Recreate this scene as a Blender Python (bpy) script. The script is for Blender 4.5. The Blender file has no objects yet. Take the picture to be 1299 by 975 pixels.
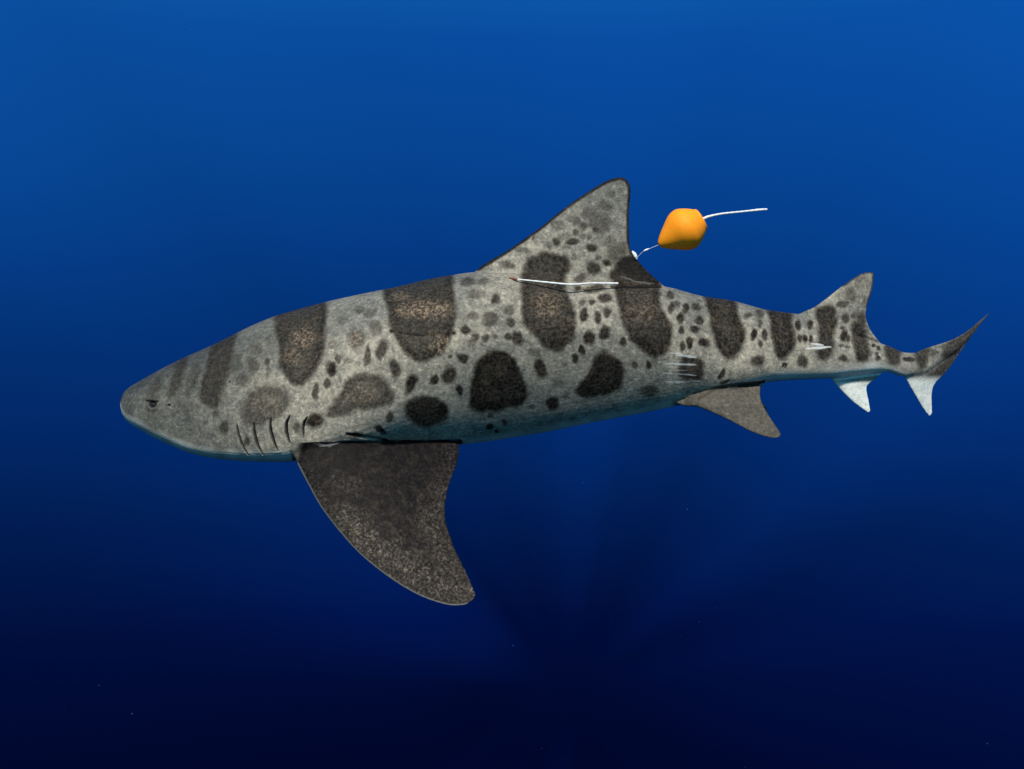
import bpy, bmesh, math, random
import numpy as np
from mathutils import Vector, noise as mnoise

random.seed(7); rng = np.random.default_rng(11)
sc = bpy.context.scene
col = sc.collection
PI = math.pi

# ------------------------------------------------------------------ scale
# the shark is measured in units of 1.5 mm (U); the camera is 1300 U away
U = 0.0015
DU = 1300.0
def pt(u, v, y=0.0):
    k = (DU + y) / DU * U
    return ((u - 649.5) * k, y * U, -(v - 487.5) * k)
def pt_np(u, v, y):
    k = (DU + y) / DU * U
    return np.stack([(u - 649.5) * k, y * U, -(v - 487.5) * k], -1)
def unpt_np(P):
    y = P[:, 1] / U
    k = (DU + y) / DU * U
    return P[:, 0] / k + 649.5, 487.5 - P[:, 2] / k, y

# ------------------------------------------------------------------ camera
cam_d = bpy.data.cameras.new('camera'); cam = bpy.data.objects.new('camera', cam_d); col.objects.link(cam)
cam.location = (0, -DU * U, 0); cam.rotation_euler = (PI / 2, 0, 0)
cam_d.sensor_width = 36; cam_d.lens = 36 * DU / 1299.0
cam_d.clip_start = 0.02; cam_d.clip_end = 500
sc.camera = cam

# ------------------------------------------------------------------ light, exposure
SUN_EL, SUN_AZ = math.radians(46), math.radians(-4)     # behind the camera, a touch to its left
sun_dir = Vector((math.sin(SUN_AZ) * math.cos(SUN_EL), -math.cos(SUN_AZ) * math.cos(SUN_EL), math.sin(SUN_EL)))
sd = bpy.data.lights.new('sun', 'SUN'); so = bpy.data.objects.new('sun', sd); col.objects.link(so)
sd.energy = 4.7; sd.angle = math.radians(5); sd.color = (1.0, 0.91, 0.78)
so.rotation_euler = sun_dir.to_track_quat('Z', 'Y').to_euler()
so.location = sun_dir * 20
sc.view_settings.view_transform = 'Standard'; sc.view_settings.look = 'None'
sc.view_settings.exposure = 0; sc.view_settings.gamma = 1
sc.render.engine = 'CYCLES'

# ------------------------------------------------------------------ node helper
class NT:
    def __init__(s, tree):
        s.t = tree; tree.nodes.clear()
    def n(s, kind, **kw):
        nd = s.t.nodes.new(kind)
        for k, v in kw.items():
            if k == 'inp':
                for i, val in v.items():
                    if hasattr(val, 'is_output'): s.t.links.new(val, nd.inputs[i])
                    else: nd.inputs[i].default_value = val
            else: setattr(nd, k, v)
        return nd
    def math(s, op, a, b=0.0, c=0.0, clamp=False):
        nd = s.n('ShaderNodeMath', operation=op, use_clamp=clamp, inp={0: a, 1: b, 2: c}); return nd.outputs[0]
    def vm(s, op, a, b=(0, 0, 0)):
        nd = s.n('ShaderNodeVectorMath', operation=op, inp={0: a, 1: b})
        return nd.outputs['Value'] if op in ('DOT_PRODUCT', 'LENGTH') else nd.outputs[0]
    def mix(s, f, a, b, blend='MIX'):
        nd = s.n('ShaderNodeMix', data_type='RGBA', blend_type=blend, inp={0: f, 6: a, 7: b}); return nd.outputs[2]
    def ramp(s, f, stops, interp='LINEAR'):
        nd = s.n('ShaderNodeValToRGB'); s.t.links.new(f, nd.inputs[0]); cr = nd.color_ramp; cr.interpolation = interp
        while len(cr.elements) > 1: cr.elements.remove(cr.elements[-1])
        for i, (p, c) in enumerate(stops):
            e = cr.elements[0] if i == 0 else cr.elements.new(p)
            e.position = p; e.color = tuple(c) + ((1,) if len(c) == 3 else ())
        return nd.outputs[0]
    def rng(s, x, a, b, c=0.0, d=1.0, smooth=True):
        nd = s.n('ShaderNodeMapRange', interpolation_type='SMOOTHSTEP' if smooth else 'LINEAR', inp={0: x, 1: a, 2: b, 3: c, 4: d})
        return nd.outputs[0]
    def noise(s, vec, scale, detail=2.0, rough=0.5):
        nd = s.n('ShaderNodeTexNoise', inp={'Scale': scale, 'Detail': detail, 'Roughness': rough})
        s.t.links.new(vec, nd.inputs['Vector']); return nd.outputs[0]

# ------------------------------------------------------------------ world: open blue water on every side, daylight sky overhead
w = bpy.data.worlds.new("World"); sc.world = w; w.use_nodes = True
W = NT(w.node_tree)
d = W.n('ShaderNodeTexCoord').outputs['Generated']
dn = W.n('ShaderNodeVectorMath', operation='NORMALIZE', inp={0: d}).outputs[0]
z = W.n('ShaderNodeSeparateXYZ', inp={0: dn}).outputs[2]
xx = W.n('ShaderNodeSeparateXYZ', inp={0: dn}).outputs[0]
f = W.math('MULTIPLY_ADD', z, 0.5, 0.5)
water = W.ramp(f, [
    (0.00, (.0002, .0012, .016)), (0.33, (.0003, .0026, .031)), (0.39, (.0003, .0052, .054)),
    (0.435, (.0005, .0118, .086)), (0.48, (.0008, .0215, .140)), (0.53, (.0011, .033, .190)),
    (0.58, (.0016, .048, .252)), (0.66, (.0026, .071, .345)), (0.74, (.008, .16, .50)), (0.86, (.03, .27, .60)), (1.0, (.06, .34, .64))])
# sideways variation: a little greener to the left, a little brighter to the right
left = W.rng(xx, -0.6, 0.1, 1.0, 0.0)
right = W.rng(xx, 0.05, 0.6, 0.0, 1.0)
water = W.mix(W.math('MULTIPLY', left, W.rng(z, -.02, .28)), water, W.mix(1.0, water, (1.3, 1.12, 1.03, 1), 'MULTIPLY'))
water = W.mix(W.math('MULTIPLY', left, W.rng(z, .22, -.02)), water, W.mix(1.0, water, (.8, .82, .80, 1), 'MULTIPLY'))
water = W.mix(right, water, W.mix(1.0, water, (1.25, 1.28, 1.25, 1), 'MULTIPLY'))
# sunbeams painted into the water background, meeting at a point below centre
A = Vector((70.0 / DU, 1, -385.0 / DU)).normalized()
e1 = A.cross(Vector((0, 0, 1))).normalized(); e2 = e1.cross(A).normalized()
pa = W.vm('DOT_PRODUCT', dn, tuple(e1)); pb = W.vm('DOT_PRODUCT', dn, tuple(e2)); pc = W.vm('DOT_PRODUCT', dn, tuple(A))
cmb = W.n('ShaderNodeCombineXYZ', inp={0: pa, 1: pb}).outputs[0]
dist = W.vm('LENGTH', cmb)
unit = W.n('ShaderNodeVectorMath', operation='NORMALIZE', inp={0: cmb}).outputs[0]
beam = W.noise(unit, 1.55, 3.0, 0.45)
beam = W.rng(beam, 0.30, 0.70, 0.80, 1.22)
for bx, by, lo, hi, gain in ((-.90, .44, .90, 1.0, .38), (-.12, -.99, .96, 1.0, .55), (.95, -.3, .85, 1.0, -.25), (.75, .66, .93, 1.0, .18)):
    db = W.vm('DOT_PRODUCT', unit, (bx, by, 0))
    beam = W.math('ADD', beam, W.rng(db, lo, hi, 0.0, gain))
near = W.math('MULTIPLY', W.rng(dist, 0.015, 0.10), W.rng(dist, 0.16, 0.50, 1.0, 0.30))
amp = W.math('MULTIPLY_ADD', W.math('SUBTRACT', beam, 1.0), near, 1.0)
dark = W.rng(dist, 0.0, 0.20, 0.74, 1.0)
amp = W.math('MULTIPLY', amp, dark)
water = W.mix(1.0, water, W.n('ShaderNodeCombineColor', inp={0: amp, 1: amp, 2: amp}).outputs[0], 'MULTIPLY')
# brighter, greener water sunward behind the camera, unseen, raised to fill flank and belly
sdot = W.vm('DOT_PRODUCT', dn, tuple(sun_dir))
glow = W.math('POWER', W.math('MAXIMUM', W.math('MULTIPLY_ADD', sdot, 0.9, 0.1), 0.0), 1.1)
water = W.mix(glow, water, (.12, .43, .58, 1))
# the sky seen through the surface
sky = W.n('ShaderNodeTexSky', sky_type='NISHITA', sun_disc=False, sun_elevation=SUN_EL, sun_rotation=PI - SUN_AZ)
skyt = W.mix(1.0, sky.outputs[0], (.35, .85, 1.0, 1), 'MULTIPLY')
win = W.rng(z, 0.60, 0.80)
bg1 = W.n('ShaderNodeBackground', inp={0: water, 1: 1.0})
bg2 = W.n('ShaderNodeBackground', inp={0: skyt, 1: 0.08})
ms = W.n('ShaderNodeMixShader', inp={0: win, 1: bg1.outputs[0], 2: bg2.outputs[0]})
W.n('ShaderNodeOutputWorld', inp={0: ms.outputs[0]})

# ------------------------------------------------------------------ small maths
def pchip(xs, ys):
    xs = np.asarray(xs, float); ys = np.asarray(ys, float)
    h = np.diff(xs); dl = np.diff(ys) / h
    m = np.zeros_like(ys)
    for i in range(1, len(xs) - 1):
        if dl[i - 1] * dl[i] > 0:
            w1 = 2 * h[i] + h[i - 1]; w2 = h[i] + 2 * h[i - 1]
            m[i] = (w1 + w2) / (w1 / dl[i - 1] + w2 / dl[i])
    m[0] = dl[0]; m[-1] = dl[-1]
    def fn(x):
        x = np.clip(np.asarray(x, float), xs[0], xs[-1])
        i = np.clip(np.searchsorted(xs, x, 'right') - 1, 0, len(h) - 1)
        t = (x - xs[i]) / h[i]
        return ((2*t**3-3*t**2+1)*ys[i] + (t**3-2*t**2+t)*h[i]*m[i] + (-2*t**3+3*t**2)*ys[i+1] + (t**3-t**2)*h[i]*m[i+1])
    return fn
def sstep(a, b, x):
    t = np.clip((x - a) / (b - a), 0, 1); return t * t * (3 - 2 * t)
def resample(P, n):
    """smooth open curve through P, n points by arc length"""
    P = np.asarray(P, float)
    ext = np.vstack([2 * P[0] - P[1], P, 2 * P[-1] - P[-2]])
    out = []
    for i in range(1, len(ext) - 2):
        p0, p1, p2, p3 = ext[i-1], ext[i], ext[i+1], ext[i+2]
        for t in np.linspace(0, 1, 12, endpoint=False):
            out.append(.5*((2*p1)+(-p0+p2)*t+(2*p0-5*p1+4*p2-p3)*t*t+(-p0+3*p1-3*p2+p3)*t**3))
    out.append(P[-1]); out = np.array(out)
    s = np.r_[0, np.cumsum(np.linalg.norm(np.diff(out, axis=0), axis=1))]
    q = np.linspace(0, s[-1], n)
    return np.stack([np.interp(q, s, out[:, k]) for k in range(out.shape[1])], -1)
def closed_curve(P, k=6):
    P = np.asarray(P, float); n = len(P); out = []
    for i in range(n):
        p0, p1, p2, p3 = P[i-1], P[i], P[(i+1) % n], P[(i+2) % n]
        for t in np.linspace(0, 1, k, endpoint=False):
            out.append(.5*((2*p1)+(-p0+p2)*t+(2*p0-5*p1+4*p2-p3)*t*t+(-p0+3*p1-3*p2+p3)*t**3))
    return np.array(out)
def seg_dist(u, v, P, closed):
    """distance to polyline, and inside flag for closed ones"""
    best = np.full(u.shape, 1e9); ins = np.zeros(u.shape, bool); n = len(P)
    for i in range(n if closed else n - 1):
        a = P[i]; b = P[(i + 1) % n]; ab = b - a
        t = np.clip(((u - a[0]) * ab[0] + (v - a[1]) * ab[1]) / (ab @ ab + 1e-9), 0, 1)
        best = np.minimum(best, (u - a[0] - t * ab[0])**2 + (v - a[1] - t * ab[1])**2)
        if closed and a[1] != b[1]:
            c = ((a[1] > v) != (b[1] > v)) & (u < (b[0]-a[0]) * (v-a[1]) / (b[1]-a[1]) + a[0])
            ins ^= c
    return np.sqrt(best), ins
def vnoise(u, v, cell, seed=0):
    x = u / cell; y = v / cell; xi = np.floor(x).astype(np.int64); yi = np.floor(y).astype(np.int64)
    fx = x - xi; fy = y - yi; fx = fx*fx*(3-2*fx); fy = fy*fy*(3-2*fy)
    def h(a, b):
        q = (a * 374761393 + b * 668265263 + seed * 1442695041) & 0xffffffff
        q = ((q ^ (q >> 13)) * 1274126177) & 0xffffffff
        return ((q ^ (q >> 16)) & 0xffff) / 65535.0
    return (h(xi,yi)*(1-fx)+h(xi+1,yi)*fx)*(1-fy) + (h(xi,yi+1)*(1-fx)+h(xi+1,yi+1)*fx)*fy - .5

def new_obj(name, verts, faces, mat=None, parent=None, smooth=True):
    me = bpy.data.meshes.new(name); me.from_pydata([tuple(p) for p in verts], [], faces); me.update()
    if smooth: me.polygons.foreach_set('use_smooth', [True] * len(me.polygons))
    if mat: me.materials.append(mat)
    o = bpy.data.objects.new(name, me); col.objects.link(o)
    if parent: o.parent = parent
    return o
def empty(name, loc, label, cat):
    o = bpy.data.objects.new(name, None); col.objects.link(o); o.location = loc
    o.empty_display_size = .05; o['label'] = label; o['category'] = cat
    return o

# ------------------------------------------------------------------ shark: trunk rings
TOP = [(152.4,513),(153.4,506),(155.5,500),(160.3,494),(166,489.5),(173.8,485),(205.4,466.9),(230,454.5),(266.3,438.7),(298,422.9),(320.5,412.6),
       (354,399),(409,384.2),(488.6,366),(567.6,350),(607,345),(660,345),(720,349),(790,358),(840,362.5),(893,375.6),(927,380.6),(972,392.5),(999,396.4),
       (1020,399),(1060,414),(1100,430),(1126.7,438.3),(1151.5,447),(1170,447),(1190,442),(1210,434),(1230,422),(1238,415)]
BOT = [(152.4,513),(153.4,519),(155.5,525.5),(158,530),(164,536.5),(171.6,541),(189.6,551.5),(219,566),(241.5,575),(275.4,581),(320.5,585),(354.3,585.5),(400,583),(480,578),(585,565),(695,547.5),
       (749.5,536.5),(840,519),(868,513),(920,501),(980,483.8),(1059,479),(1124.4,471.7),(1149,478),(1170,476),(1190,463),(1210,449),(1230,429),(1238,416)]
WID = [(152.4,0),(153.4,10),(155.5,18),(158,24),(164,32),(173.8,40),(205,55),(250,68),(320,82),(400,92),(500,96),(600,92),(700,80),(800,68),
       (900,52),(1000,36),(1100,22),(1150,15),(1190,9),(1238,2)]
YC = [(150,18),(250,6),(400,0),(850,0),(950,6),(1050,20),(1120,38),(1180,78),(1255,170)]
fT, fB, fW, fY = (pchip(*zip(*a)) for a in (TOP, BOT, WID, YC))

fC = pchip([150, 250, 350, 430, 520, 600, 850, 960, 1060, 1160, 1240], [.60, .80, .80, .60, .45, .37, .39, .58, .66, .58, .5])
fE = pchip([150, 250, 380, 520, 620, 850, 980, 1240], [2.8, 5.0, 4.5, 1.9, 1.45, 1.5, 2.9, 2.3])
def rings():
    us = np.r_[152.5, 152.8, 153.4, 154.3, 155.5, 157, 159, 161.5, 164.5, 168, np.arange(172, 1238, 5.0), 1238]
    N = 72; V = []; F = []
    for u in us:
        t, b, wd, yc = fT(u), fB(u), fW(u), fY(u)
        cf_ = float(fC(u)); vc = t * (1 - cf_) + b * cf_; eb = float(fE(u))
        for k in range(N):
            a = 2 * PI * k / N; s, c = math.sin(a), math.cos(a)
            if s >= 0:                                    # back
                e = 2.05; h = vc - t
            else:                                         # belly, a bit flatter
                e = eb; h = b - vc
            r = (abs(s)**e + abs(c)**e) ** (-1 / e)
            V.append(pt(u, vc - h * r * s, yc - wd * r * c))
    for i in range(len(us) - 1):
        for k in range(N):
            a, b_ = i * N + k, i * N + (k + 1) % N
            F.append((a, b_, b_ + N, a + N))
    F.append(tuple(range(N - 1, -1, -1))); n0 = (len(us) - 1) * N
    F.append(tuple(range(n0, n0 + N)))
    return V, F

def fin(L, T, ymid, th_base, th_tip, rim=1.0, rows=60, cols=40, slope=0.0, warp=None):
    L = resample(L, rows); T = resample(T, rows)
    k = math.sqrt(1 + slope * slope)
    front, back = [], []
    for i in range(rows):
        t = i / (rows - 1)
        for j in range(cols):
            c = .5 - .5 * math.cos(PI * j / (cols - 1))
            p = L[i] * (1 - c) + T[i] * c
            foil = 2.98 * (c ** .5) * (1 - c) ** 1.15 / 1.42
            h = (th_base * (1 - t) ** 1.3 + th_tip * (1 - t)) * foil + rim * (1 if 0 < j < cols - 1 else .5)
            h *= k
            y = ymid(p[0], p[1]); q = p if warp is None else warp(p)
            front.append((q[0], q[1], y - h)); back.append((q[0], q[1], y + h))
    V = [pt(*p) for p in front + back]; n = rows * cols; F = []
    for i in range(rows - 1):
        for j in range(cols - 1):
            a = i * cols + j
            F.append((a, a + cols, a + cols + 1, a + 1)); F.append((n + a, n + a + 1, n + a + cols + 1, n + a + cols))
    loop = [j for j in range(cols)] + [i * cols + cols - 1 for i in range(1, rows)] + [(rows - 1) * cols + j for j in range(cols - 2, -1, -1)] + [i * cols for i in range(rows - 2, 0, -1)]
    for a, b in zip(loop, loop[1:] + loop[:1]):
        F.append((a, b, n + b, n + a))
    return V, F

D1L = [(598,360),(607,340.5),(645,316.5),(681.5,291.2),(715,264.2),(747,242.7),(771.8,229),(787.6,225.5),(793,227.5)]
D1T = [(843,363),(838,358.5),(819,341),(802,320.5),(798.4,307),(797.7,273),(799.3,243.8),(798,234),(795,229)]
D2L = [(1008,412),(1014,398),(1036,387.5),(1070,361.6),(1090.6,348),(1103,344.7)]
D2T = [(1117.5,436),(1115,432.5),(1104,418),(1098.5,402),(1099.6,388.7),(1106,368),(1108.6,349),(1106.5,345.5)]
ANL = [(1050,470),(1059,485.7),(1079.3,507),(1098,521),(1102,523)]
ANT = [(1121,468),(1115,476.7),(1103,485.7),(1099,492.4),(1101.8,508),(1104,521)]
LLL = [(1146,468),(1150.3,482.3),(1169.5,515),(1177.5,526),(1180,527)]
LLT = [(1207,450),(1201,470),(1186.5,485.7),(1182,499),(1182.3,524)]
ULL = [(1150,457),(1167,444.5),(1205.6,431.5),(1228,419),(1254,397)]
ULT = [(1176,488),(1201,470),(1214.6,451.8),(1226,435),(1241.7,413.5),(1254.6,398)]
PVL = [(852,508),(868,515),(886,516.5),(918,529.6),(954,547.6),(978,555),(987,554.5),(989.5,553)]
PVT = [(969,478),(964.5,490),(965,507),(974,525),(986,543),(990,550),(990.3,552)]
PCL = [(370,566),(377.7,588),(390.7,613.7),(407,643),(433,677),(461.4,707),(499,736),(534.6,756.4),(567.6,767),(586,767.5),(592,766)]
PCT = [(582,561),(583.5,567.5),(579.4,587.7),(568,620.8),(564,651),(572,684.5),(591,725.7),(601,748),(602.5,756),(600,761)]
def y_mid0(u, v): return float(fY(u))
PEC_S = .55
PEC0 = pchip([360, 375, 480, 585, 610], [-65, -66, -54, -29, -25])
def y_pec(u, v): return float(PEC0(u)) - (v - 560) * PEC_S
PEL0 = pchip([850, 868, 882, 907, 965, 995], [5, 1, -10, -16, -12, -10])
def y_pel(u, v): return float(PEL0(u)) - (v - 487) * .55
def far_pec(u, v): return 38 + (v - 560) * .9
def far_pec_warp(p): return (p[0] + 6 - .06 * (p[0] - 370) - .30 * (p[1] - 560), 560 + (p[1] - 560) * .55)
def far_pel(u, v): return 2 * float(fY(u)) + 23 + (v - 487) * .7
def far_pel_warp(p): return (p[0] - .3 * (p[1] - 495), 492 + (p[1] - 495) * .5)

VV, FF = [], []
def add(vf):
    n = len(VV); VV.extend(vf[0]); FF.extend([tuple(i + n for i in q) for q in vf[1]])
add(rings())
add(fin(D1L, D1T, y_mid0, 15, 3.5, 1.1, 90, 70))
add(fin(D2L, D2T, y_mid0, 8, 2.5, 1.0))
add(fin(ANL, ANT, y_mid0, 6, 2.0, 1.0))
add(fin(LLL, LLT, y_mid0, 6, 2.0, 1.0))
add(fin(ULL, ULT, y_mid0, 4, 2.0, .95))
add(fin(PVL, PVT, y_pel, 5.5, 3, 1.1, slope=.6))
add(fin(PVL, PVT, far_pel, 8, 3, 1.1, slope=.7, warp=far_pel_warp))
add(fin(PCL, PCT, y_pec, 14, 6, 1.2, 110, 80, slope=PEC_S))
add(fin(PCL, PCT, far_pec, 14, 6, 1.2, 110, 80, slope=.9, warp=far_pec_warp))

raw = new_obj('raw', VV, FF)
bm = bmesh.new(); bm.from_mesh(raw.data); bmesh.ops.recalc_face_normals(bm, faces=bm.faces); bm.to_mesh(raw.data); bm.free()
rm = raw.modifiers.new('r', 'REMESH'); rm.mode = 'VOXEL'; rm.voxel_size = 0.00125; rm.adaptivity = 0
dg = bpy.context.evaluated_depsgraph_get()
body_me = bpy.data.meshes.new_from_object(raw.evaluated_get(dg))
bpy.data.objects.remove(raw, do_unlink=True)
body_me.name = 'body'

nv = len(body_me.vertices)
P = np.empty(nv * 3, np.float32); body_me.vertices.foreach_get('co', P); P = P.reshape(-1, 3).astype(float)
E = np.empty(len(body_me.edges) * 2, np.int32); body_me.edges.foreach_get('vertices', E); E = E.reshape(-1, 2)
deg = np.bincount(E.ravel(), minlength=nv).astype(float)[:, None]
def nb_avg(X):
    out = np.empty_like(X)
    for k in range(X.shape[1]):
        out[:, k] = np.bincount(E[:, 0], X[E[:, 1], k], nv) + np.bincount(E[:, 1], X[E[:, 0], k], nv)
    return out / np.maximum(deg, 1)
for it in range(8):                                       # Taubin smoothing, keeps the volume
    P += .55 * (nb_avg(P) - P); P -= .57 * (nb_avg(P) - P)
# soften the joints between fins and trunk
pu, pv, py = unpt_np(P)
jm = np.zeros(nv)
for line, r in (([(612,350),(700,358),(790,364)], 16), ([(1015,400),(1060,416),(1105,432)], 8), ([(1060,478),(1110,474)], 7),
                ([(376,574),(430,567),(480,563),(580,560)], 13), ([(880,508),(907,494),(940,489)], 6), ([(1155,478),(1190,470)], 6)):
    dd, _ = seg_dist(pu, pv, np.array(line, float), False); jm = np.maximum(jm, 1 - sstep(r * .4, r, dd))
jm = jm[:, None]
for it in range(40): P += .5 * jm * (nb_avg(P) - P)

# ------------------------------------------------------------------ skin pattern
pu, pv, py = unpt_np(P)
yc = fY(pu)
isfar = py > yc
Pm = P.copy(); Pm[isfar, 1] = (2 * yc[isfar] - py[isfar]) * U     # the far flank carries the same pattern
U0, V0, Y0 = unpt_np(Pm)
onpec = (np.abs(py - (PEC0(pu) - (pv - 560) * PEC_S)) < 24) & (pv > 550)
Qc = np.vstack([resample(PCL, 60), resample(PCT, 60)[::-1]])
inpec = np.zeros(nv, bool); ii = np.nonzero(onpec & (pu > 360) & (pu < 615) & (pv < 780))[0]
dd, ins = seg_dist(pu[ii], pv[ii], Qc, True); inpec[ii] = ins | (dd < 4.5)
onpec = inpec
onpec |= (py > 38) & (py - yc > 1.02 * fW(pu)) & (pu > 330) & (pu < 620) & (pv > 555)
hb = (V0 - fT(U0)) / np.maximum(fB(U0) - fT(U0), 1)

# ragged edges
Uw = U0 + 3.4 * vnoise(U0, V0, 10, 1) + 1.7 * vnoise(U0, V0, 4.5, 2)
Vw = V0 + 3.4 * vnoise(U0, V0, 10, 3) + 1.7 * vnoise(U0, V0, 4.5, 4)
spot = np.zeros(nv)
T1, T2, T3, T4, T6, T7 = (140,380), (360,340), (580,210), (560,360), (760,340), (980,330)
SC = 280 / 1241.0
def sub(u0, u1, v0, v1): return np.nonzero((Uw > u0) & (Uw < u1) & (Vw > v0) & (Vw < v1))[0]
def poly(T, pts, dark, soft=4.2):
    Q = closed_curve([(T[0] + x * SC, T[1] + y * SC) for x, y in pts])
    m = soft + 2
    i = sub(Q[:,0].min()-m, Q[:,0].max()+m, Q[:,1].min()-m, Q[:,1].max()+m)
    if not len(i): return
    dd, ins = seg_dist(Uw[i], Vw[i], Q, True); sd_ = np.where(ins, -dd, dd)
    core = 1 - .12 * sstep(-4, -16, sd_)                  # rosettes are darkest along their rim
    spot[i] = np.maximum(spot[i], dark * core * (1 - sstep(-soft, soft, sd_)))
def ell(T, cx, cy, rx, ry, dark, ang=0, soft=.42):
    dark *= rng.uniform(.86, 1.06); ang += rng.uniform(-12, 12)
    cx = T[0] + cx * SC; cy = T[1] + cy * SC; rx *= SC; ry *= SC
    R = max(rx, ry) * 1.6 + 2
    i = sub(cx-R, cx+R, cy-R, cy+R)
    if not len(i): return
    a = math.radians(ang); du = Uw[i]-cx; dv = Vw[i]-cy
    q = np.sqrt(((du*math.cos(a)+dv*math.sin(a))/rx)**2 + ((-du*math.sin(a)+dv*math.cos(a))/ry)**2)
    spot[i] = np.maximum(spot[i], dark * (1 - sstep(1-soft, 1+soft, q)))

# saddles and rosettes, with one band of painted tail shading
poly(T1, [(590,215),(700,165),(690,300),(660,420),(610,590),(560,600),(500,560),(510,480),(540,380)], .80)
poly(T1, [(385,325),(435,315),(400,450),(370,540),(320,540),(345,430)], .62)
poly(T1, [(225,480),(290,420),(265,530),(205,555)], .42)
poly(T1, [(455,385),(505,360),(490,450),(450,530),(430,520)], .36)
poly(T1, [(940,60),(1200,-10),(1205,200),(1180,350),(1110,450),(1060,485),(1010,460),(955,380),(940,250)], .86)
poly(T1, [(800,510),(900,490),(990,520),(1010,580),(960,640),(880,690),(780,700),(740,650),(760,570)], .62, 6)
poly(T2, [(575,80),(925,10),(950,130),(970,230),(960,330),(900,470),(840,510),(770,530),(700,500),(640,420),(605,340),(590,230)], .90)
poly(T2, [(360,620),(450,590),(530,600),(590,660),(610,740),(570,780),(430,800),(330,830),(240,825),(270,760),(330,680)], .74, 5)
ell(T2, 800, 805, 122, 88, 1.0, 0, .2); ell(T2, 885, 800, 36, 60, 1.0)
poly(T3, [(372,600),(400,520),(480,488),(560,490),(615,520),(630,570),(612,640),(612,700),(640,780),(665,880),(655,960),(620,1010),(560,1045),(480,1010),(420,930),(378,850),(362,720)], .90)
poly(T4, [(470,100),(720,100),(750,220),(735,300),(690,365),(640,378),(590,360),(520,290),(470,220)], .92)
poly(T4, [(270,380),(310,370),(390,400),(440,480),(470,560),(478,650),(440,690),(380,690),(300,715),(200,715),(155,680),(165,620),(175,520),(200,430)], 1.0)
poly(T4, [(870,400),(920,380),(980,410),(1020,460),(1025,530),(990,600),(900,630),(820,645),(755,605),(770,560),(830,510),(850,450)], .98)
poly(T6, [(90,75),(315,85),(350,200),(400,300),(415,370),(390,450),(350,490),(300,500),(220,450),(160,380),(130,280)], .93)
poly(T6, [(590,140),(745,150),(790,270),(820,370),(805,440),(770,500),(730,512),(690,480),(650,410),(630,330),(625,260)], .95)
poly(T6, [(935,205),(1065,225),(1090,320),(1102,400),(1085,470),(1050,510),(1005,505),(985,450),(970,350),(965,290)], .95)
poly(T6, [(470,500),(560,505),(590,560),(590,610),(550,635),(460,630),(445,570)], .82, 4)
poly(T7, [(240,290),(260,258),(345,258),(362,320),(350,420),(340,500),(310,555),(260,550),(250,470),(255,380)], .88)
poly(T7, [(445,350),(500,365),(530,420),(550,500),(535,560),(480,570),(460,500)], .84)
poly(T7, [(640,465),(725,495),(715,575),(690,590),(650,580)], .80)
poly(T7, [(805,495),(890,490),(870,580),(840,610),(815,580)], .78)
poly(T7, [(960,490),(1000,440),(1100,380),(1230,285),(1160,370),(1060,480),(980,565)], .72, 5)
poly(T7, [(868,650),(960,565),(1060,445),(1222,292),(1095,470),(985,625),(925,690)], .75, 4)  # shading of the curved tail lobe painted in as a dark band
poly(T3, [(860,600),(900,540),(985,490),(1065,570),(1160,665),(905,668),(870,640)], .95, 4)
for a in [(800,370,30,45,.55),(880,345,16,22,.75),(740,450,30,35,.45),(670,455,11,11,.7),(590,640,20,25,.55),(645,715,24,42,.75),(770,795,16,26,.7),
          (1155,515,18,45,.7),(1145,680,48,40,.95),(1050,720,20,40,.45),(1220,470,24,28,.7),(465,462,9,9,.8),(820,280,40,30,.35),(880,400,12,40,.4),
          (420,600,60,30,.25),(250,640,50,40,.22),(1235,380,24,34,.6),(240,560,40,24,.35),(700,350,40,60,.2),(900,250,30,50,.25)]: ell(T1, *a)
for a in [(410,400,45,55,.55),(520,340,32,42,.45),(550,455,30,52,.9),(470,490,18,60,.7),(300,510,16,32,.7),(270,570,24,42,.95),(245,645,23,26,.8),
          (180,700,16,42,.8),(625,565,28,54,.95,-20),(715,650,28,54,.98,35),(845,625,27,27,.95),(930,600,40,50,1.0),(990,690,19,32,.95),(1005,505,29,26,.85),
          (935,500,13,13,.8),(1025,345,27,23,.9),(1075,390,22,28,.7),(1140,395,22,23,.7),(1165,285,48,42,.62),(1035,75,35,20,.55),(1120,75,32,20,.45),
          (1190,180,22,20,.65),(1060,265,22,16,.5),(600,835,23,26,.85),(540,910,38,20,.98,40),(360,520,25,18,.35),(70,890,18,28,.6),(280,430,30,20,.3),
          (400,940,45,16,.9),(1060,420,26,22,.35),(430,240,30,24,.35),(330,300,30,24,.25),(480,250,40,26,.28),(300,250,30,20,.25)]: ell(T2, *a)
for a in [(255,305,22,22,.8),(390,210,23,23,.75),(385,145,32,23,.55),(375,295,20,21,.75),(425,308,30,40,1.0,-20),(310,295,16,13,.55),
          (560,475,32,54,1.0,-20),(655,560,36,22,.35),(625,672,36,40,1.0),(270,803,19,19,1.0),(352,775,15,19,.75),(312,835,12,11,.95),(275,745,16,13,.5),
          (800,175,21,40,.95),(878,190,19,40,.95),(935,155,19,30,.95),(918,275,26,40,.98),(830,300,33,39,.98),(788,368,19,27,.95),(752,418,19,26,.98),
          (1018,328,19,23,.95),(848,108,13,13,.8),(795,100,16,13,.7),(918,80,30,21,.8),(305,95,21,23,.7),(180,70,32,16,.45),(185,175,26,13,.4),
          (1165,600,46,36,.7),(1165,455,11,19,.9),(1090,460,13,13,.7),(700,640,21,13,.35),(525,385,30,26,.4),(510,690,16,13,.5),(690,455,15,15,.3),
          (560,780,20,12,.3),(900,760,24,12,.4),(740,760,16,10,.3)]: ell(T4, *a)
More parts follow.
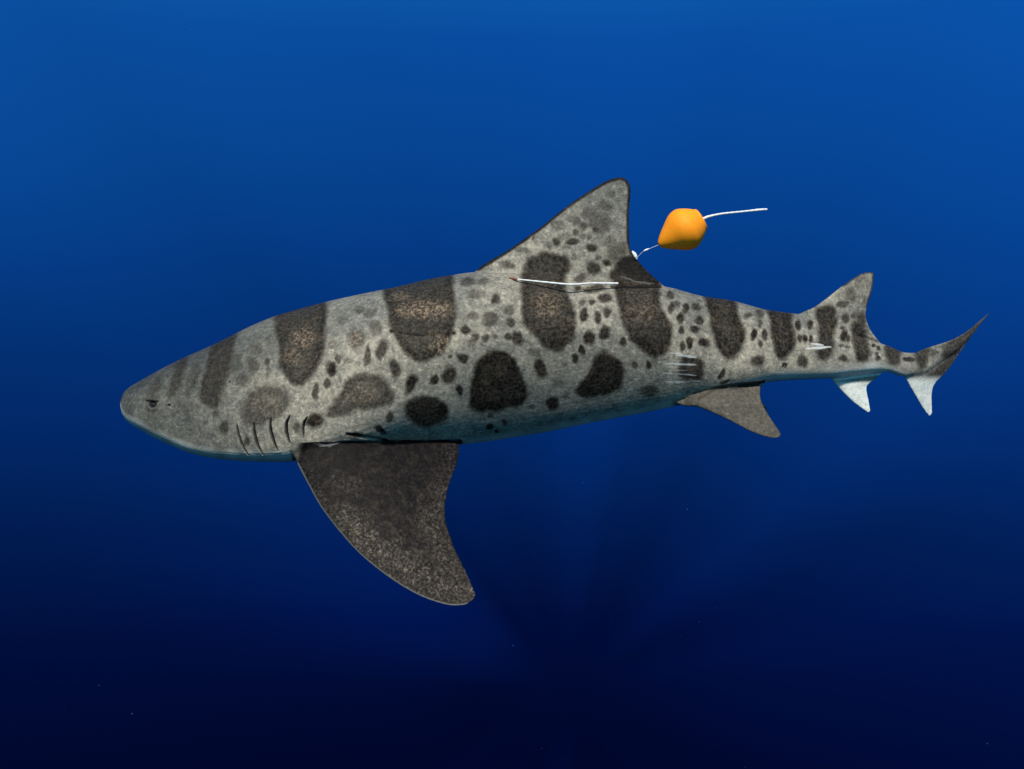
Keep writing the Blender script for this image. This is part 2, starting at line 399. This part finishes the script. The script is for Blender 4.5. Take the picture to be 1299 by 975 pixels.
for a in [(400,150,22,19,.7),(410,215,16,32,.8),(435,200,16,22,.6),(485,225,19,30,.9),(545,215,32,19,.7),(460,285,21,32,.98),(565,285,23,26,.95),
          (465,345,15,19,.9),(540,345,29,24,.9),(508,418,17,34,.95),(465,440,16,30,.85),(585,415,28,28,.98),(280,545,14,23,.95),(200,550,14,19,.7),
          (840,265,23,19,.7),(900,260,26,23,.7),(900,310,15,22,.7),(870,372,19,34,.98),(930,375,16,30,.98),(910,430,13,21,.8),(890,520,36,32,.82),
          (690,590,13,30,1.0,25),(280,690,52,30,.6),(1120,320,16,22,.8),(1185,315,16,22,.8),(1125,395,14,23,.95),(1155,398,14,25,.95),(1188,400,11,25,.9),
          (1145,515,29,33,.85),(1030,540,8,12,.9,25),(1048,545,7,14,.9,20),(710,635,12,32,.85,55),(350,200,16,14,.5)]: ell(T6, *a)
for a in [(145,365,16,26,.9),(210,360,16,21,.9),(150,440,14,27,.95),(178,440,15,27,.98),(212,440,11,23,.9),(170,560,31,36,.8),(65,580,18,9,.85),
          (405,420,19,36,.95),(430,440,13,21,.9),(390,375,16,13,.7),(410,320,23,26,.7),(395,550,23,21,.8),(575,480,13,13,.9),(602,490,13,13,.9),
          (590,520,13,11,.8),(593,545,17,15,.9),(770,555,36,13,.9),(910,520,26,21,.6),(440,190,32,50,.5),(395,245,36,21,.7),(460,310,15,20,.5),
          (500,340,32,50,.7),(385,480,16,11,.6),(420,490,16,11,.5),(490,120,30,40,.3),(520,240,20,30,.3)]: ell(T7, *a)
for a in [(555,425,23,23,.85),(650,432,40,17,.9),(755,462,29,27,.92),(762,580,36,39,.95),(840,545,26,19,.95),(710,340,23,21,.65),(665,380,19,19,.7),
          (775,360,19,15,.7),(800,320,65,60,.5),(745,270,48,36,.48),(825,225,48,32,.42),(790,520,19,16,.55),(690,630,36,21,.6),(510,450,22,19,.4),
          (655,515,16,13,.45),(430,408,11,10,.7),(285,555,37,23,.6),(360,475,48,19,.45),(865,430,34,45,.42),(900,490,62,60,.55),(635,300,26,19,.35),
          (570,330,32,26,.35),(600,400,26,21,.3),(670,310,22,21,.5),(60,655,42,26,.55),(150,650,32,23,.4),(215,755,30,26,.8),(110,720,42,21,.4),
          (85,840,27,19,.5),(300,875,26,26,.8),(290,810,37,26,.6),(680,690,26,21,.8),(770,690,62,26,.75),(830,745,36,26,.8),(760,770,16,16,.8),
          (700,770,16,16,.6),(120,575,14,10,.9),(540,320,16,14,.4),(860,160,30,24,.3),(700,400,20,16,.4),(740,400,16,16,.45),(620,460,20,12,.4)]: ell(T3, *a)

# fin margins are dark
for L, n_, wd, dk in ((D1L[1:] + D1T[:2:-1], 120, 2.8, .95), (D2L[3:] + D2T[:3:-1], 60, 1.6, .75), (PCT[1:], 60, 1.2, .0)):
    if dk == 0: continue
    C = resample(L, n_); i = sub(C[:,0].min()-8, C[:,0].max()+8, C[:,1].min()-8, C[:,1].max()+8)
    dd, _ = seg_dist(U0[i], V0[i], C, False); spot[i] = np.maximum(spot[i], dk * (1 - sstep(wd * .5, wd * 1.7, dd)))
# creases along the lateral line
for L, dk in (([(T2[0]+605*SC, T2[1]+352*SC), (T2[0]+760*SC, T2[1]+375*SC), (T2[0]+958*SC, T2[1]+362*SC)], .98),
              ([(T4[0]+525*SC, T4[1]+262*SC), (T4[0]+620*SC, T4[1]+246*SC), (T4[0]+742*SC, T4[1]+245*SC)], .98),
              ([(T4[0]+1015*SC, T4[1]+188*SC), (T4[0]+1240*SC, T4[1]+160*SC)], .95), ([(T4[0]+1070*SC, T4[1]+255*SC), (T4[0]+1200*SC, T4[1]+250*SC)], .9)):
    C = np.array(L); i = sub(C[:,0].min()-8, C[:,0].max()+8, C[:,1].min()-8, C[:,1].max()+8)
    dd, _ = seg_dist(U0[i] * .5 + Uw[i] * .5, U0[i] * 0 + V0[i] * .6 + Vw[i] * .4, C, False); spot[i] = np.maximum(spot[i], dk * 1.1 * (1 - sstep(.5, 4.5, dd)))
head = 1 - sstep(230, 440, U0)
spot *= 1 - .12 * head
spot = np.clip(spot, 0, 1.1)

# white underside
below = fB(U0) - V0
edge = pchip([150, 220, 300, 380, 500, 600, 800, 960, 1100, 1150, 1166, 1260], [4, 7, 8, 12, 5, 3, 3, 8, 8, 3, -14, -14])(U0) + 5 * vnoise(U0, V0, 14, 5)
belly = 1 - sstep(edge - 10, edge + 9, below)
belly *= (V0 < fB(U0) + 4) & ~onpec
def fill(L, T, val, soft=5, cut=None):
    Q = np.vstack([resample(L, 40), resample(T, 40)[::-1]])
    i = sub(Q[:,0].min()-9, Q[:,0].max()+9, Q[:,1].min()-9, Q[:,1].max()+9)
    dd, ins = seg_dist(U0[i], V0[i], Q, True); m = np.where(ins, 1.0, np.where(dd < 5, 1.0, 0))
    if cut is not None: m = m * sstep(cut[0], cut[1], V0[i])
    belly[i] = np.maximum(belly[i], m * val)
fill(ANL, ANT, 1.0, cut=(481, 487)); fill(LLL, LLT, .92, cut=(474, 486))
spot *= 1 - .85 * np.clip(belly, 0, 1)
for P_, v_ in (((1172,495,14,22),.35),):
    q = np.hypot((U0-P_[0])/P_[2], (V0-P_[1])/P_[3]); spot = np.maximum(spot, v_ * (1-sstep(.5,1,q)) * (U0 > 1150) * (vnoise(U0,V0,5,9) + .6))

# pectoral and pelvic fins are brown, with pale mottled bands
findark = onpec.astype(float) * sstep(553, 562, pv + 0.02 * (pu - 480) + 5 * vnoise(U0, V0, 12, 60)) * sstep(371, 384, pu + .3 * (pv - 570))
findark[onpec & isfar] = 1
belly *= 1 - findark
Qp = np.vstack([resample(PVL, 40), resample(PVT, 40)[::-1]])
i = sub(850, 1000, 480, 562); dd, ins = seg_dist(U0[i], V0[i], Qp, True)
ftop = pchip([850, 868, 882, 907, 938, 965, 1000], [518, 513, 507, 493.4, 489, 487, 487])(U0[i])
m = (ins | (dd < 4)) & ((V0[i] > ftop - 4) | (np.abs(py[i] - (PEL0(pu[i]) - (pv[i] - 487) * .55)) < 9))
belly[i] = np.where(m, 0, belly[i])
findark[i] = np.maximum(findark[i], .76 * m * sstep(846, 872, U0[i]))
finlight = np.zeros(nv)
C = resample([(440,660),(470,690),(510,715),(550,738),(592,752)], 40); dd, _ = seg_dist(U0, V0, C, False)
finlight += 1 - sstep(0, 34, dd + 18 * vnoise(U0, V0, 11, 12))
C = resample([(578,580),(552,640),(552,680),(575,725)], 40); dd, _ = seg_dist(U0, V0, C, False)
finlight = np.maximum(finlight, .75 * (1 - sstep(0, 30, dd + 18 * vnoise(U0, V0, 10, 13))))
C = resample([(425,605),(452,620)], 10); dd, _ = seg_dist(U0, V0, C, False)
finlight = np.maximum(finlight, .6 * (1 - sstep(2, 16, dd + 14 * vnoise(U0, V0, 8, 14))))
C = resample(PCL[1:], 80); dd, _ = seg_dist(U0, V0, C, False)
finlight = np.maximum(finlight, .45 * (1 - sstep(3, 22, dd))) * findark
rim = (1 - sstep(.8, 2.6, dd)) * findark  # thin rim light painted pale along the leading edge

tan = np.zeros(nv)
for T, cx, cy, rx, ry, v_ in ((T2,790,235,190,62,1.0),(T2,880,430,75,55,.8),(T2,660,160,70,40,.5),(T1,1085,215,85,75,.8),(T1,1020,320,70,60,.5),(T4,590,120,100,90,.55),(T6,240,250,110,60,.35),
                              (T2,430,700,130,70,.4),(T1,880,600,110,70,.35),(T2,410,400,50,55,.6),(T2,1080,410,30,30,.7)):
    q = np.hypot((Uw - T[0] - cx*SC) / (rx*SC), (Vw - T[1] - cy*SC) / (ry*SC)); tan = np.maximum(tan, v_ * (1 - sstep(.45, 1.15, q)))
# scars
scuff = np.zeros(nv)
def scar(T, a, b, wd, val=1.0):
    A_ = np.array([T[0] + a[0]*SC, T[1] + a[1]*SC]); B_ = np.array([T[0] + b[0]*SC, T[1] + b[1]*SC])
    wd *= .6; val *= .66
    i = np.nonzero((U0 > A_[0]-4) & (U0 < B_[0]+4) & (np.abs(V0 - (A_[1]+B_[1])/2) < 8))[0]
    ab = B_ - A_; t = ((U0[i]-A_[0])*ab[0] + (V0[i]-A_[1])*ab[1]) / (ab @ ab); tt = np.clip(t, 0, 1)
    dd = np.hypot(U0[i]-A_[0]-tt*ab[0], V0[i]-A_[1]-tt*ab[1] + .6 * vnoise(U0[i], V0[i], 6, 20))
    wloc = wd * np.sin(PI * np.clip(tt * .96 + .02, 0, 1)) ** .6 * (1 + .9 * vnoise(U0[i], V0[i]*0, 5, 21))
    scuff[i] = np.maximum(scuff[i], val * (1 - sstep(wloc*.4, wloc*1.2 + .2, dd)))
for a in [((400,476),(470,482),1.3),((430,486),(548,500),2.6),((360,537),(545,541),2.2),((385,552),(440,556),.9,.7),((352,588),(440,596),1.4),((440,594),(545,602),1.2,.8),
          ((372,638),(505,640),2.0),((500,634),(585,634),1.0,.5),((425,706),(465,712),1.2,.7),((158,690),(190,676),1.1,.8),((410,515),(470,520),1.0,.4),((380,570),(500,575),1.2,.4),
          ((380,612),(470,616),1.2,.4)]: scar(T6, *a)
for a in [((188,497),(330,486),2.4),((215,468),(288,478),2.0)]: scar(T7, *a)
for a in [((200,62),(300,58),1.5,.6),((330,84),(460,82),1.0,.5),((900,625),(1000,648),2,.3),((980,640),(1110,660),2,.35)]:
    pass
for a, b, wd, val in (((910,618),(1000,648),1.6,.14),((980,648),(1110,664),1.6,.16)): scar(T3, a, b, wd, val)
for a, b, wd, val in (((405,566),(432,562),1.6,.28),((398,563),(420,566),1.2,.2)):
    scar((0, 0), (a[0]/SC, a[1]/SC), (b[0]/SC, b[1]/SC), wd, val)

# ---- relief: gill slits, lid, spiracle, fold under the first dorsal, fold at the pectoral root
me_tmp = body_me; me_tmp.vertices.foreach_set('co', P.astype(np.float32).ravel()); me_tmp.update()
Nn = np.empty(nv * 3, np.float32); me_tmp.vertices.foreach_get('normal', Nn); Nn = Nn.reshape(-1, 3)
disp = np.zeros(nv); blacks_shade = np.zeros(nv)
GILL = [[(712,700),(722,750),(738,800),(758,842),(778,872)], [(808,695),(814,750),(826,800),(840,835),(857,868)], [(903,668),(900,715),(910,765),(926,815),(943,850)],
        [(1008,654),(992,690),(990,735),(1000,785),(1017,818)], [(1106,660),(1090,690),(1084,730),(1086,775)]]
for g, gw in zip(GILL, (1.0, 1.15, 1.3, 1.35, .9)):
    C = resample([(T1[0]+x*SC, T1[1]+y*SC) for x, y in g], 40)
    i = np.nonzero((U0 > C[:,0].min()-14) & (U0 < C[:,0].max()+14) & (V0 > C[:,1].min()-6) & (V0 < C[:,1].max()+6) & ~onpec)[0]
    dd, _ = seg_dist(U0[i], V0[i], C, False)
    cu = np.interp(V0[i], C[:,1], C[:,0]); sgn = U0[i] - cu
    tv = np.clip((V0[i]-C[0,1])/(C[-1,1]-C[0,1]), 0, 1); tap = np.sin(PI * np.clip(tv*.9+.07, 0, 1)) ** .7 * ((V0[i] > C[0,1]-3) & (V0[i] < C[-1,1]+3))
    wl = 1.5 * gw * tap + .25
    cut = 1 - sstep(wl * .55, wl * 1.25, dd)
    blacks_shade[i] = np.maximum(blacks_shade[i], cut)
    disp[i] -= 3.6 * cut * tap
    disp[i] += 1.7 * tap * np.where(sgn < 0, sstep(-15, -2, sgn), 1 - sstep(1.5, 6, sgn)) * (1 - cut)
# eye socket and spiracle
def blob(cx, cy, rx, ry): return np.hypot((U0 - cx) / rx, (V0 - cy) / ry)
q = blob(194.5, 513, 7, 6); disp += 1.6 * (1 - sstep(.7, 1.7, q)) - 2.2 * (1 - sstep(.4, .9, q))
blacks_shade = np.maximum(blacks_shade, .85 * (1 - sstep(.55, .95, q)))
C = np.array([(187.5, 508.3), (194, 508.8), (201, 509.2)]); dd, _ = seg_dist(U0, V0, C, False)
blacks_shade = np.maximum(blacks_shade, .9 * (1 - sstep(.7, 1.8, dd)))
disp += 1.2 * (1 - sstep(1, 4, seg_dist(U0, V0, C - [0, 2.2], False)[0]))
q = blob(214, 513.4, 2.6, 1.6); blacks_shade = np.maximum(blacks_shade, 1 - sstep(.6, 1.2, q)); disp -= 1.5 * (1 - sstep(.5, 1.2, q))
# free rear corners of the dorsals: gap shade painted as dark lines
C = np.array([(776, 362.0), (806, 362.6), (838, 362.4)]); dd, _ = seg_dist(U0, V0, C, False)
blacks_shade = np.maximum(blacks_shade, .95 * (1 - sstep(.8, 2.2, dd))); disp -= 2.5 * (1 - sstep(.8, 2.4, dd))
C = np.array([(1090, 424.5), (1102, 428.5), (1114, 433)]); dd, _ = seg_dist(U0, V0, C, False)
blacks_shade = np.maximum(blacks_shade, .6 * (1 - sstep(.4, 2.2, dd))); disp -= 1.2 * (1 - sstep(.6, 2, dd))
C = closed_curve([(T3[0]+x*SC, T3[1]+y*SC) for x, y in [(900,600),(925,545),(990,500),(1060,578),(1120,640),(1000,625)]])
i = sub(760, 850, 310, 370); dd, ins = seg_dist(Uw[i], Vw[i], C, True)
blacks_shade[i] = np.maximum(blacks_shade[i], .72 * (1 - sstep(-5, 5, np.where(ins, -dd, dd))))
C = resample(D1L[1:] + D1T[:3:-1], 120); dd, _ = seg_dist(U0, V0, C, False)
blacks_shade = np.maximum(blacks_shade, .6 * (1 - sstep(1.0, 3.2, dd)))
# folds behind the pectoral root and over the pelvic root, crease shade painted dark
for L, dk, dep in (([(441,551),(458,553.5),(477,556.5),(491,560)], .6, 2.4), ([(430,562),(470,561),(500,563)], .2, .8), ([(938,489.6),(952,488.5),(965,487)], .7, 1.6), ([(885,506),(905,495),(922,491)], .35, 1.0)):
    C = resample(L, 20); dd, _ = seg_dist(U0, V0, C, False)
    blacks_shade = np.maximum(blacks_shade, dk * (1 - sstep(.7, 2.2, dd))); disp -= dep * (1 - sstep(.8, 3, dd))
# soft muscle relief so the flank is not a perfect loft
big = (vnoise(U0, V0, 46, 30) * 3.0 + vnoise(U0, V0, 22, 31) * 1.0) * np.clip(fW(U0) / 90, 0, 1) * (np.abs(Y0 - yc) < 1.1 * fW(U0))
# lateral furrow
furrow = -1.0 * (1 - sstep(2, 12, np.abs(V0 - pchip([300, 480, 600, 800, 1000, 1150], [470, 424, 418, 402, 416, 455])(U0)))) * (U0 > 300)
P += (disp + big * .55 + furrow * (~onpec)).astype(float)[:, None] * U * Nn
# ragged trailing edge of the pectoral
rag = onpec & ~isfar
C = resample(PCT, 80); dd, _ = seg_dist(pu, pv, C, False)
P[rag, 0] += (.7 * vnoise(pv[rag], pv[rag] * 0, 3.1, 40) * (1 - sstep(2, 10, dd[rag]))) * U
me_tmp.vertices.foreach_set('co', P.astype(np.float32).ravel()); me_tmp.update()

def attr(name, arr):
    a = body_me.attributes.new(name, 'FLOAT', 'POINT'); a.data.foreach_set('value', np.ascontiguousarray(arr, np.float32))
attr('spots', spot); attr('belly', np.clip(belly, 0, 1)); attr('fin_brown', findark); attr('fin_pale', np.clip(finlight, 0, 1))
attr('scars', scuff); attr('blacks_and_shade', np.clip(blacks_shade, 0, 1)); attr('snout_haze', head); attr('tan', tan); attr('fin_rim_light', rim); attr('fin_tone', np.where(pu > 700, .85, .42 + .58 * sstep(556, 690, pv + 30 * vnoise(U0, V0, 30, 70)))); back = np.clip(1 - sstep(.02, .50, hb + .16 * vnoise(U0, V0, 20, 50)), 0, 1)
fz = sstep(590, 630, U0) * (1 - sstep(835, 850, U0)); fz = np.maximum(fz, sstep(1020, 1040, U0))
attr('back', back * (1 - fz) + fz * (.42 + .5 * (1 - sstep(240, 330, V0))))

# ------------------------------------------------------------------ materials
def mat(name):
    m = bpy.data.materials.new(name); m.use_nodes = True; return m, NT(m.node_tree)
m_skin, K = mat('shark_skin')
co = K.n('ShaderNodeTexCoord').outputs['Object']
def at(n_): return K.n('ShaderNodeAttribute', attribute_name=n_).outputs['Fac']
n_big = K.noise(co, 22, 3, .55); n_mid = K.noise(co, 75, 3, .6); n_fine = K.noise(co, 190, 4, .65); n_grit = K.noise(co, 480, 2, .6)
n_ver = K.noise(co, 125, 4, .7)
pale = K.ramp(n_big, [(.3, (.215, .202, .172)), (.52, (.325, .298, .246)), (.7, (.41, .368, .290))])
blot = K.rng(n_mid, .47, .66)
pale = K.mix(K.math('MULTIPLY', blot, .58), pale, (.15, .145, .135, 1))
grain = K.math('ADD', K.math('MULTIPLY', K.rng(n_fine, .30, .70), .72), K.math('MULTIPLY', K.rng(n_grit, .34, .66), .28))
pale = K.mix(K.math('MULTIPLY', K.rng(n_ver, .51, .68), .60), pale, (.60, .53, .43, 1))
pale = K.mix(K.math('MULTIPLY', K.rng(n_ver, .48, .32), .48), pale, (.13, .125, .11, 1))
n_fr = K.noise(co, 310, 2, .5)
pale = K.mix(K.math('MULTIPLY', K.rng(n_fr, .60, .72), K.rng(n_mid, .40, .62, .10, .55)), pale, (.075, .068, .058, 1))
gmul = K.rng(grain, 0.1, 0.9, .74, 1.22, False)
pale = K.mix(1.0, pale, K.n('ShaderNodeCombineColor', inp={0: gmul, 1: gmul, 2: gmul}).outputs[0], 'MULTIPLY')
pale = K.mix(K.math('MULTIPLY', at('snout_haze'), 1.0), pale, K.mix(1.0, pale, (.37, .405, .44, 1), 'MULTIPLY'))  # bluish haze and dimmer light on the head painted into the skin
pale = K.mix(at('back'), pale, K.mix(1.0, pale, (.50, .545, .60, 1), 'MULTIPLY'))  # darker back pigment, with the light falloff along the top painted in
darkc = K.ramp(n_mid, [(.35, (.009, .0078, .0070)), (.55, (.021, .0165, .0132)), (.72, (.058, .042, .028))])
tanc = K.mix(K.math('MULTIPLY', K.rng(n_fine, .36, .66), K.rng(n_ver, .34, .62)), (.05, .036, .026, 1), (.42, .30, .20, 1))
darkc = K.mix(K.math('MULTIPLY', at('tan'), .50), darkc, tanc)
gd = K.rng(grain, .1, .9, .5, 1.55, False)
darkc = K.mix(1.0, darkc, K.n('ShaderNodeCombineColor', inp={0: gd, 1: gd, 2: gd}).outputs[0], 'MULTIPLY')
sp0 = at('spots'); sp1 = K.math('MULTIPLY', sp0, K.math('SUBTRACT', 2.0, sp0), clamp=True); spv = K.math('MULTIPLY_ADD', sp1, .6, K.math('MULTIPLY', sp0, .4))
fs = K.math('MULTIPLY', spv, K.rng(grain, 0.2, .95, 1.06, .92, False), clamp=True)
skin = K.mix(fs, pale, darkc)
white = K.ramp(n_mid, [(.3, (.60, .64, .62)), (.65, (.80, .82, .78))])
white = K.mix(K.math('MULTIPLY', K.rng(n_fine, .54, .68), .5), white, (.25, .27, .27, 1))
skin = K.mix(at('belly'), skin, white)
fb = K.ramp(n_mid, [(.34, (.015, .0128, .0135)), (.52, (.029, .024, .0225)), (.7, (.055, .044, .036))])
n_f3 = K.math('MULTIPLY_ADD', n_fine, .5, K.math('MULTIPLY', K.noise(co, 340, 3, .65), .5))
flt = K.ramp(n_f3, [(.36, (.03, .026, .024)), (.55, (.085, .072, .06)), (.72, (.27, .225, .175))])
fb = K.mix(K.math('MULTIPLY', at('fin_pale'), K.rng(n_f3, .42, .58, .15, 1.0)), fb, flt)
gm2 = K.rng(grain, .1, .9, .38, 1.08, False)
fb = K.mix(1.0, fb, K.n('ShaderNodeCombineColor', inp={0: gm2, 1: gm2, 2: gm2}).outputs[0], 'MULTIPLY')
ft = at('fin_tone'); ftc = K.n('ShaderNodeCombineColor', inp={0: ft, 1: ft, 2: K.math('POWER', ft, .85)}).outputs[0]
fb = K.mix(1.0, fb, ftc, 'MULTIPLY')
fb = K.mix(K.math('MULTIPLY', at('fin_rim_light'), .4), fb, (.36, .37, .36, 1))
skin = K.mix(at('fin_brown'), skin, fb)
skin = K.mix(at('scars'), skin, (.78, .80, .80, 1))
skin = K.mix(at('blacks_and_shade'), skin, (.006, .006, .007, 1))  # dark gill and eye openings, black margins, and painted gap and crease shade
bmp = K.n('ShaderNodeBump', inp={'Strength': .35, 'Distance': .0012, 'Height': grain})
bs = K.n('ShaderNodeBsdfPrincipled', inp={'Base Color': skin, 'Roughness': .6, 'Specular IOR Level': .07, 'Normal': bmp.outputs[0]})
K.n('ShaderNodeOutputMaterial', inp={0: bs.outputs[0]})

def simple(name, c1, c2, scale, rough=.5, spec=.3, bump=0.0, coat=0.0):
    m, k = mat(name); co_ = k.n('ShaderNodeTexCoord').outputs['Object']
    nz = k.noise(co_, scale, 3, .6); c = k.ramp(nz, [(.35, c1), (.65, c2)])
    b = k.n('ShaderNodeBsdfPrincipled', inp={'Base Color': c, 'Roughness': rough, 'Specular IOR Level': spec})
    if bump: k.t.links.new(k.n('ShaderNodeBump', inp={'Strength': bump, 'Distance': .0008, 'Height': nz}).outputs[0], b.inputs['Normal'])
    k.n('ShaderNodeOutputMaterial', inp={0: b.outputs[0]}); return m
m_eye = simple('eye_dark', (.006, .007, .009), (.018, .02, .024), 300, .5, .12)
m_lid = simple('eyelid', (.20, .21, .22), (.34, .35, .34), 400, .6, .2)
m_float = simple('float_foam', (.99, .30, .005), (1.0, .34, .007), 120, .62, .35, .05)
m_rope = simple('white_rope', (.70, .72, .74), (.86, .87, .88), 700, .7, .15, .3)
m_wire = simple('clear_line', (.45, .52, .60), (.6, .66, .72), 500, .4, .3)
m_red = simple('tag_barb', (.20, .08, .06), (.34, .14, .10), 500, .6, .2)
m_speck = simple('speck', (.015, .06, .12), (.03, .10, .18), 90, .9, .05)

# ------------------------------------------------------------------ the shark as one thing
shark = empty('leopard_shark', (0, 0, 0), 'leopard shark with dark saddle spots on grey skin, swimming to the left in open water', 'shark')
body_me.materials.clear(); body_me.materials.append(m_skin)
body_me.polygons.foreach_set('use_smooth', np.ones(len(body_me.polygons), bool))
body = bpy.data.objects.new('body', body_me); col.objects.link(body); body.parent = shark

def surf_y(u, v, far=False):
    a, b, c = unpt_np(P); m = (c > fY(a)) if far else (c < fY(a))
    dd = (a - u)**2 + (b - v)**2 + np.where(m, 0, 1e9)
    i = np.argsort(dd)[:12]; return float(c[i].min() if not far else c[i].max())
def ellipsoid(name, c, r, m, parent, n=16):
    V, F = [], []
    for i in range(n + 1):
        th = PI * i / n
        for j in range(2 * n):
            ph = PI * j / n
            V.append((c[0] + r[0]*math.sin(th)*math.cos(ph), c[1] + r[1]*math.sin(th)*math.sin(ph), c[2] + r[2]*math.cos(th)))
    for i in range(n):
        for j in range(2 * n):
            a = i*2*n + j; b = i*2*n + (j+1) % (2*n); F.append((a, a + 2*n, b + 2*n, b))
    return new_obj(name, V, F, m, parent)
ye = surf_y(194.8, 513.4)
ellipsoid('eye', pt(195.3, 513.6, ye + 2.0), (3.7*U, 2.8*U, 3.3*U), m_eye, shark)
cf = pt(195.3, 513.6, 2 * float(fY(195)) - ye - 2.0)
ellipsoid('eye', cf, (3.7*U, 2.8*U, 3.3*U), m_eye, shark)

# ------------------------------------------------------------------ tubes
def tube(name, pts, rad, m, parent, n=10, twist=0.0):
    C = resample(np.array(pts, float), max(24, 10 * len(pts))); V, F = [], []
    rr = np.interp(np.linspace(0, 1, len(C)), np.linspace(0, 1, len(rad)), rad)
    for i in range(len(C)):
        tg = Vector(C[min(i+1, len(C)-1)] - C[max(i-1, 0)]).normalized()
        s1 = tg.cross(Vector((0, 1, .02))).normalized(); s2 = tg.cross(s1).normalized()
        for k in range(n):
            a = 2*PI*k/n
            r = rr[i] * (1 + (.10 * math.sin(3 * a + twist * i) if twist else 0))
            q = Vector(C[i]) + s1 * (r * math.cos(a)) + s2 * (r * math.sin(a)); V.append(tuple(q))
    for i in range(len(C) - 1):
        for k in range(n):
            a = i*n + k; b = i*n + (k+1) % n; F.append((a, b, b + n, a + n))
    F.append(tuple(range(n-1, -1, -1))); e = (len(C)-1)*n; F.append(tuple(range(e, e+n)))
    return new_obj(name, V, F, m, parent)

# ------------------------------------------------------------------ orange tow float
ax0 = Vector(pt(836.5, 310.0, -6)); ax1 = Vector(pt(890.5, 277.2, -9))
fl = empty('marker_float', ax0, 'orange teardrop float trailing behind the tall first dorsal fin on a thin line', 'float')
axis = (ax1 - ax0); Lf = axis.length; axis.normalize()
side = axis.cross(Vector((0, 1, 0))).normalized(); oth = axis.cross(side).normalized()
prof = resample([(-.012,0.0),(-.006,.055),(.02,.085),(.10,.16),(.25,.27),(.43,.39),(.56,.432),(.67,.424),(.82,.345),(.955,.24)], 44)
prof = np.vstack([prof, [(.975,.236),(.985,.225),(.99,.20),(.988,.10),(.98,.045),(.97,.0)]])
V, F = [], []; n = 56
for (t, r) in prof:
    for k in range(n):
        a = 2*PI*k/n
        rr = r * (1 + .012 * math.sin(2*a + 1) + .010 * math.sin(3*a + 5*t))
        V.append(tuple(axis * (t * Lf) + side * (rr*Lf*math.cos(a)) + oth * (rr*Lf*math.sin(a))))
for i in range(len(prof) - 1):
    for k in range(n):
        a = i*n + k; b = i*n + (k+1) % n; F.append((a, b, b + n, a + n))
new_obj('buoy', V, F, m_float, fl)
def loc(p): return tuple(Vector(pt(*p)) - ax0)
tube('rope', [loc(p) for p in [(884,281,-8),(891,277.8,-9),(898.6,274.6,-9),(915.5,271,-8),(941,268.3,-6),(963,266,-4),(973,265.3,-3)]],
     [2.0*U, 1.7*U, 1.35*U, 1.25*U, 1.25*U, 1.2*U, 1.2*U, 1.6*U, 1.2*U], m_rope, fl, 12, 1.3)
tube('leader_line', [loc(p) for p in [(838,309.5,-6),(829,313,-6),(822,316,-6),(816,318.6,-5),(811,323.5,-4),(806.5,329,-2)]], [.32*U, .3*U, .26*U, .2*U], m_wire, fl, 6)
tube('crimp', [loc(p) for p in [(816.4,318.3,-5.2),(819,317.1,-5.3),(823.5,315.2,-5.6)]], [.5*U, 1.25*U, 1.2*U, .5*U], m_rope, fl, 10)
tube('anchor_tab', [loc(p) for p in [(802.0,318.5,-2.5),(805.0,322.5,-3.2),(808.0,329,-2.5)]], [1.0*U, 2.3*U, 2.4*U, .9*U], m_rope, fl, 10)

# ------------------------------------------------------------------ white tag cord on the flank
base = [(656,354.0),(692.8,357.8),(724.4,360.5),(749,359.0),(770,359.2),(784,359.3)]
off = [1.5, 14, 21, 21, 19, 17]
y0 = surf_y(650, 353)
ys = [surf_y(u, v) for u, v in base]
tg = empty('tag_cord', pt(647, 352, y0), 'white cord tag pinned at one end below the first dorsal fin, trailing along the flank', 'tag')
o0 = Vector(pt(647, 352, y0))
# the cord hangs straight: follow the smoothed surface depth
ysm = np.polyval(np.polyfit([b[0] for b in base], ys, 1), [b[0] for b in base])
cpts = [tuple(Vector(pt(u, v, min(ysm[i], ys[i]) - off[i])) - o0) for i, (u, v) in enumerate(base)]
tube('cord', cpts, [.8*U, 1.0*U, 1.1*U, 1.1*U, 1.05*U, 1.1*U, 1.35*U], m_rope, tg, 12, 1.3)
tube('dart', [tuple(Vector(pt(*p)) - o0) for p in [(646, 351.6, y0 + 1), (650, 352.6, y0 - 1.2), (657, 354.1, min(ysm[0], ys[0]) - 1.6)]], [.8*U, 1.5*U, 1.35*U], m_red, tg, 10)

# ------------------------------------------------------------------ drifting particles
V, F = [], []
for i in range(60):
    y = random.uniform(-600, 900); q = Vector(pt(random.uniform(-50, 1350), random.uniform(-50, 1020), y))
    r = random.uniform(.3, .75) * U * (DU + y) / DU * random.choice((1, 1, 1, 1.5)); b0 = len(V)
    for dv in ((1,0,0),(-1,0,0),(0,1,0),(0,-1,0),(0,0,1),(0,0,-1)):
        V.append(tuple(q + Vector(dv) * r * random.uniform(.6, 1.4)))
    for t in ((0,2,4),(2,1,4),(1,3,4),(3,0,4),(2,0,5),(1,2,5),(3,1,5),(0,3,5)): F.append(tuple(b0 + k for k in t))
sp = new_obj('drifting_specks', V, F, m_speck, None, False)
sp['kind'] = 'stuff'; sp['label'] = 'tiny faint specks of plankton drifting in the blue water'
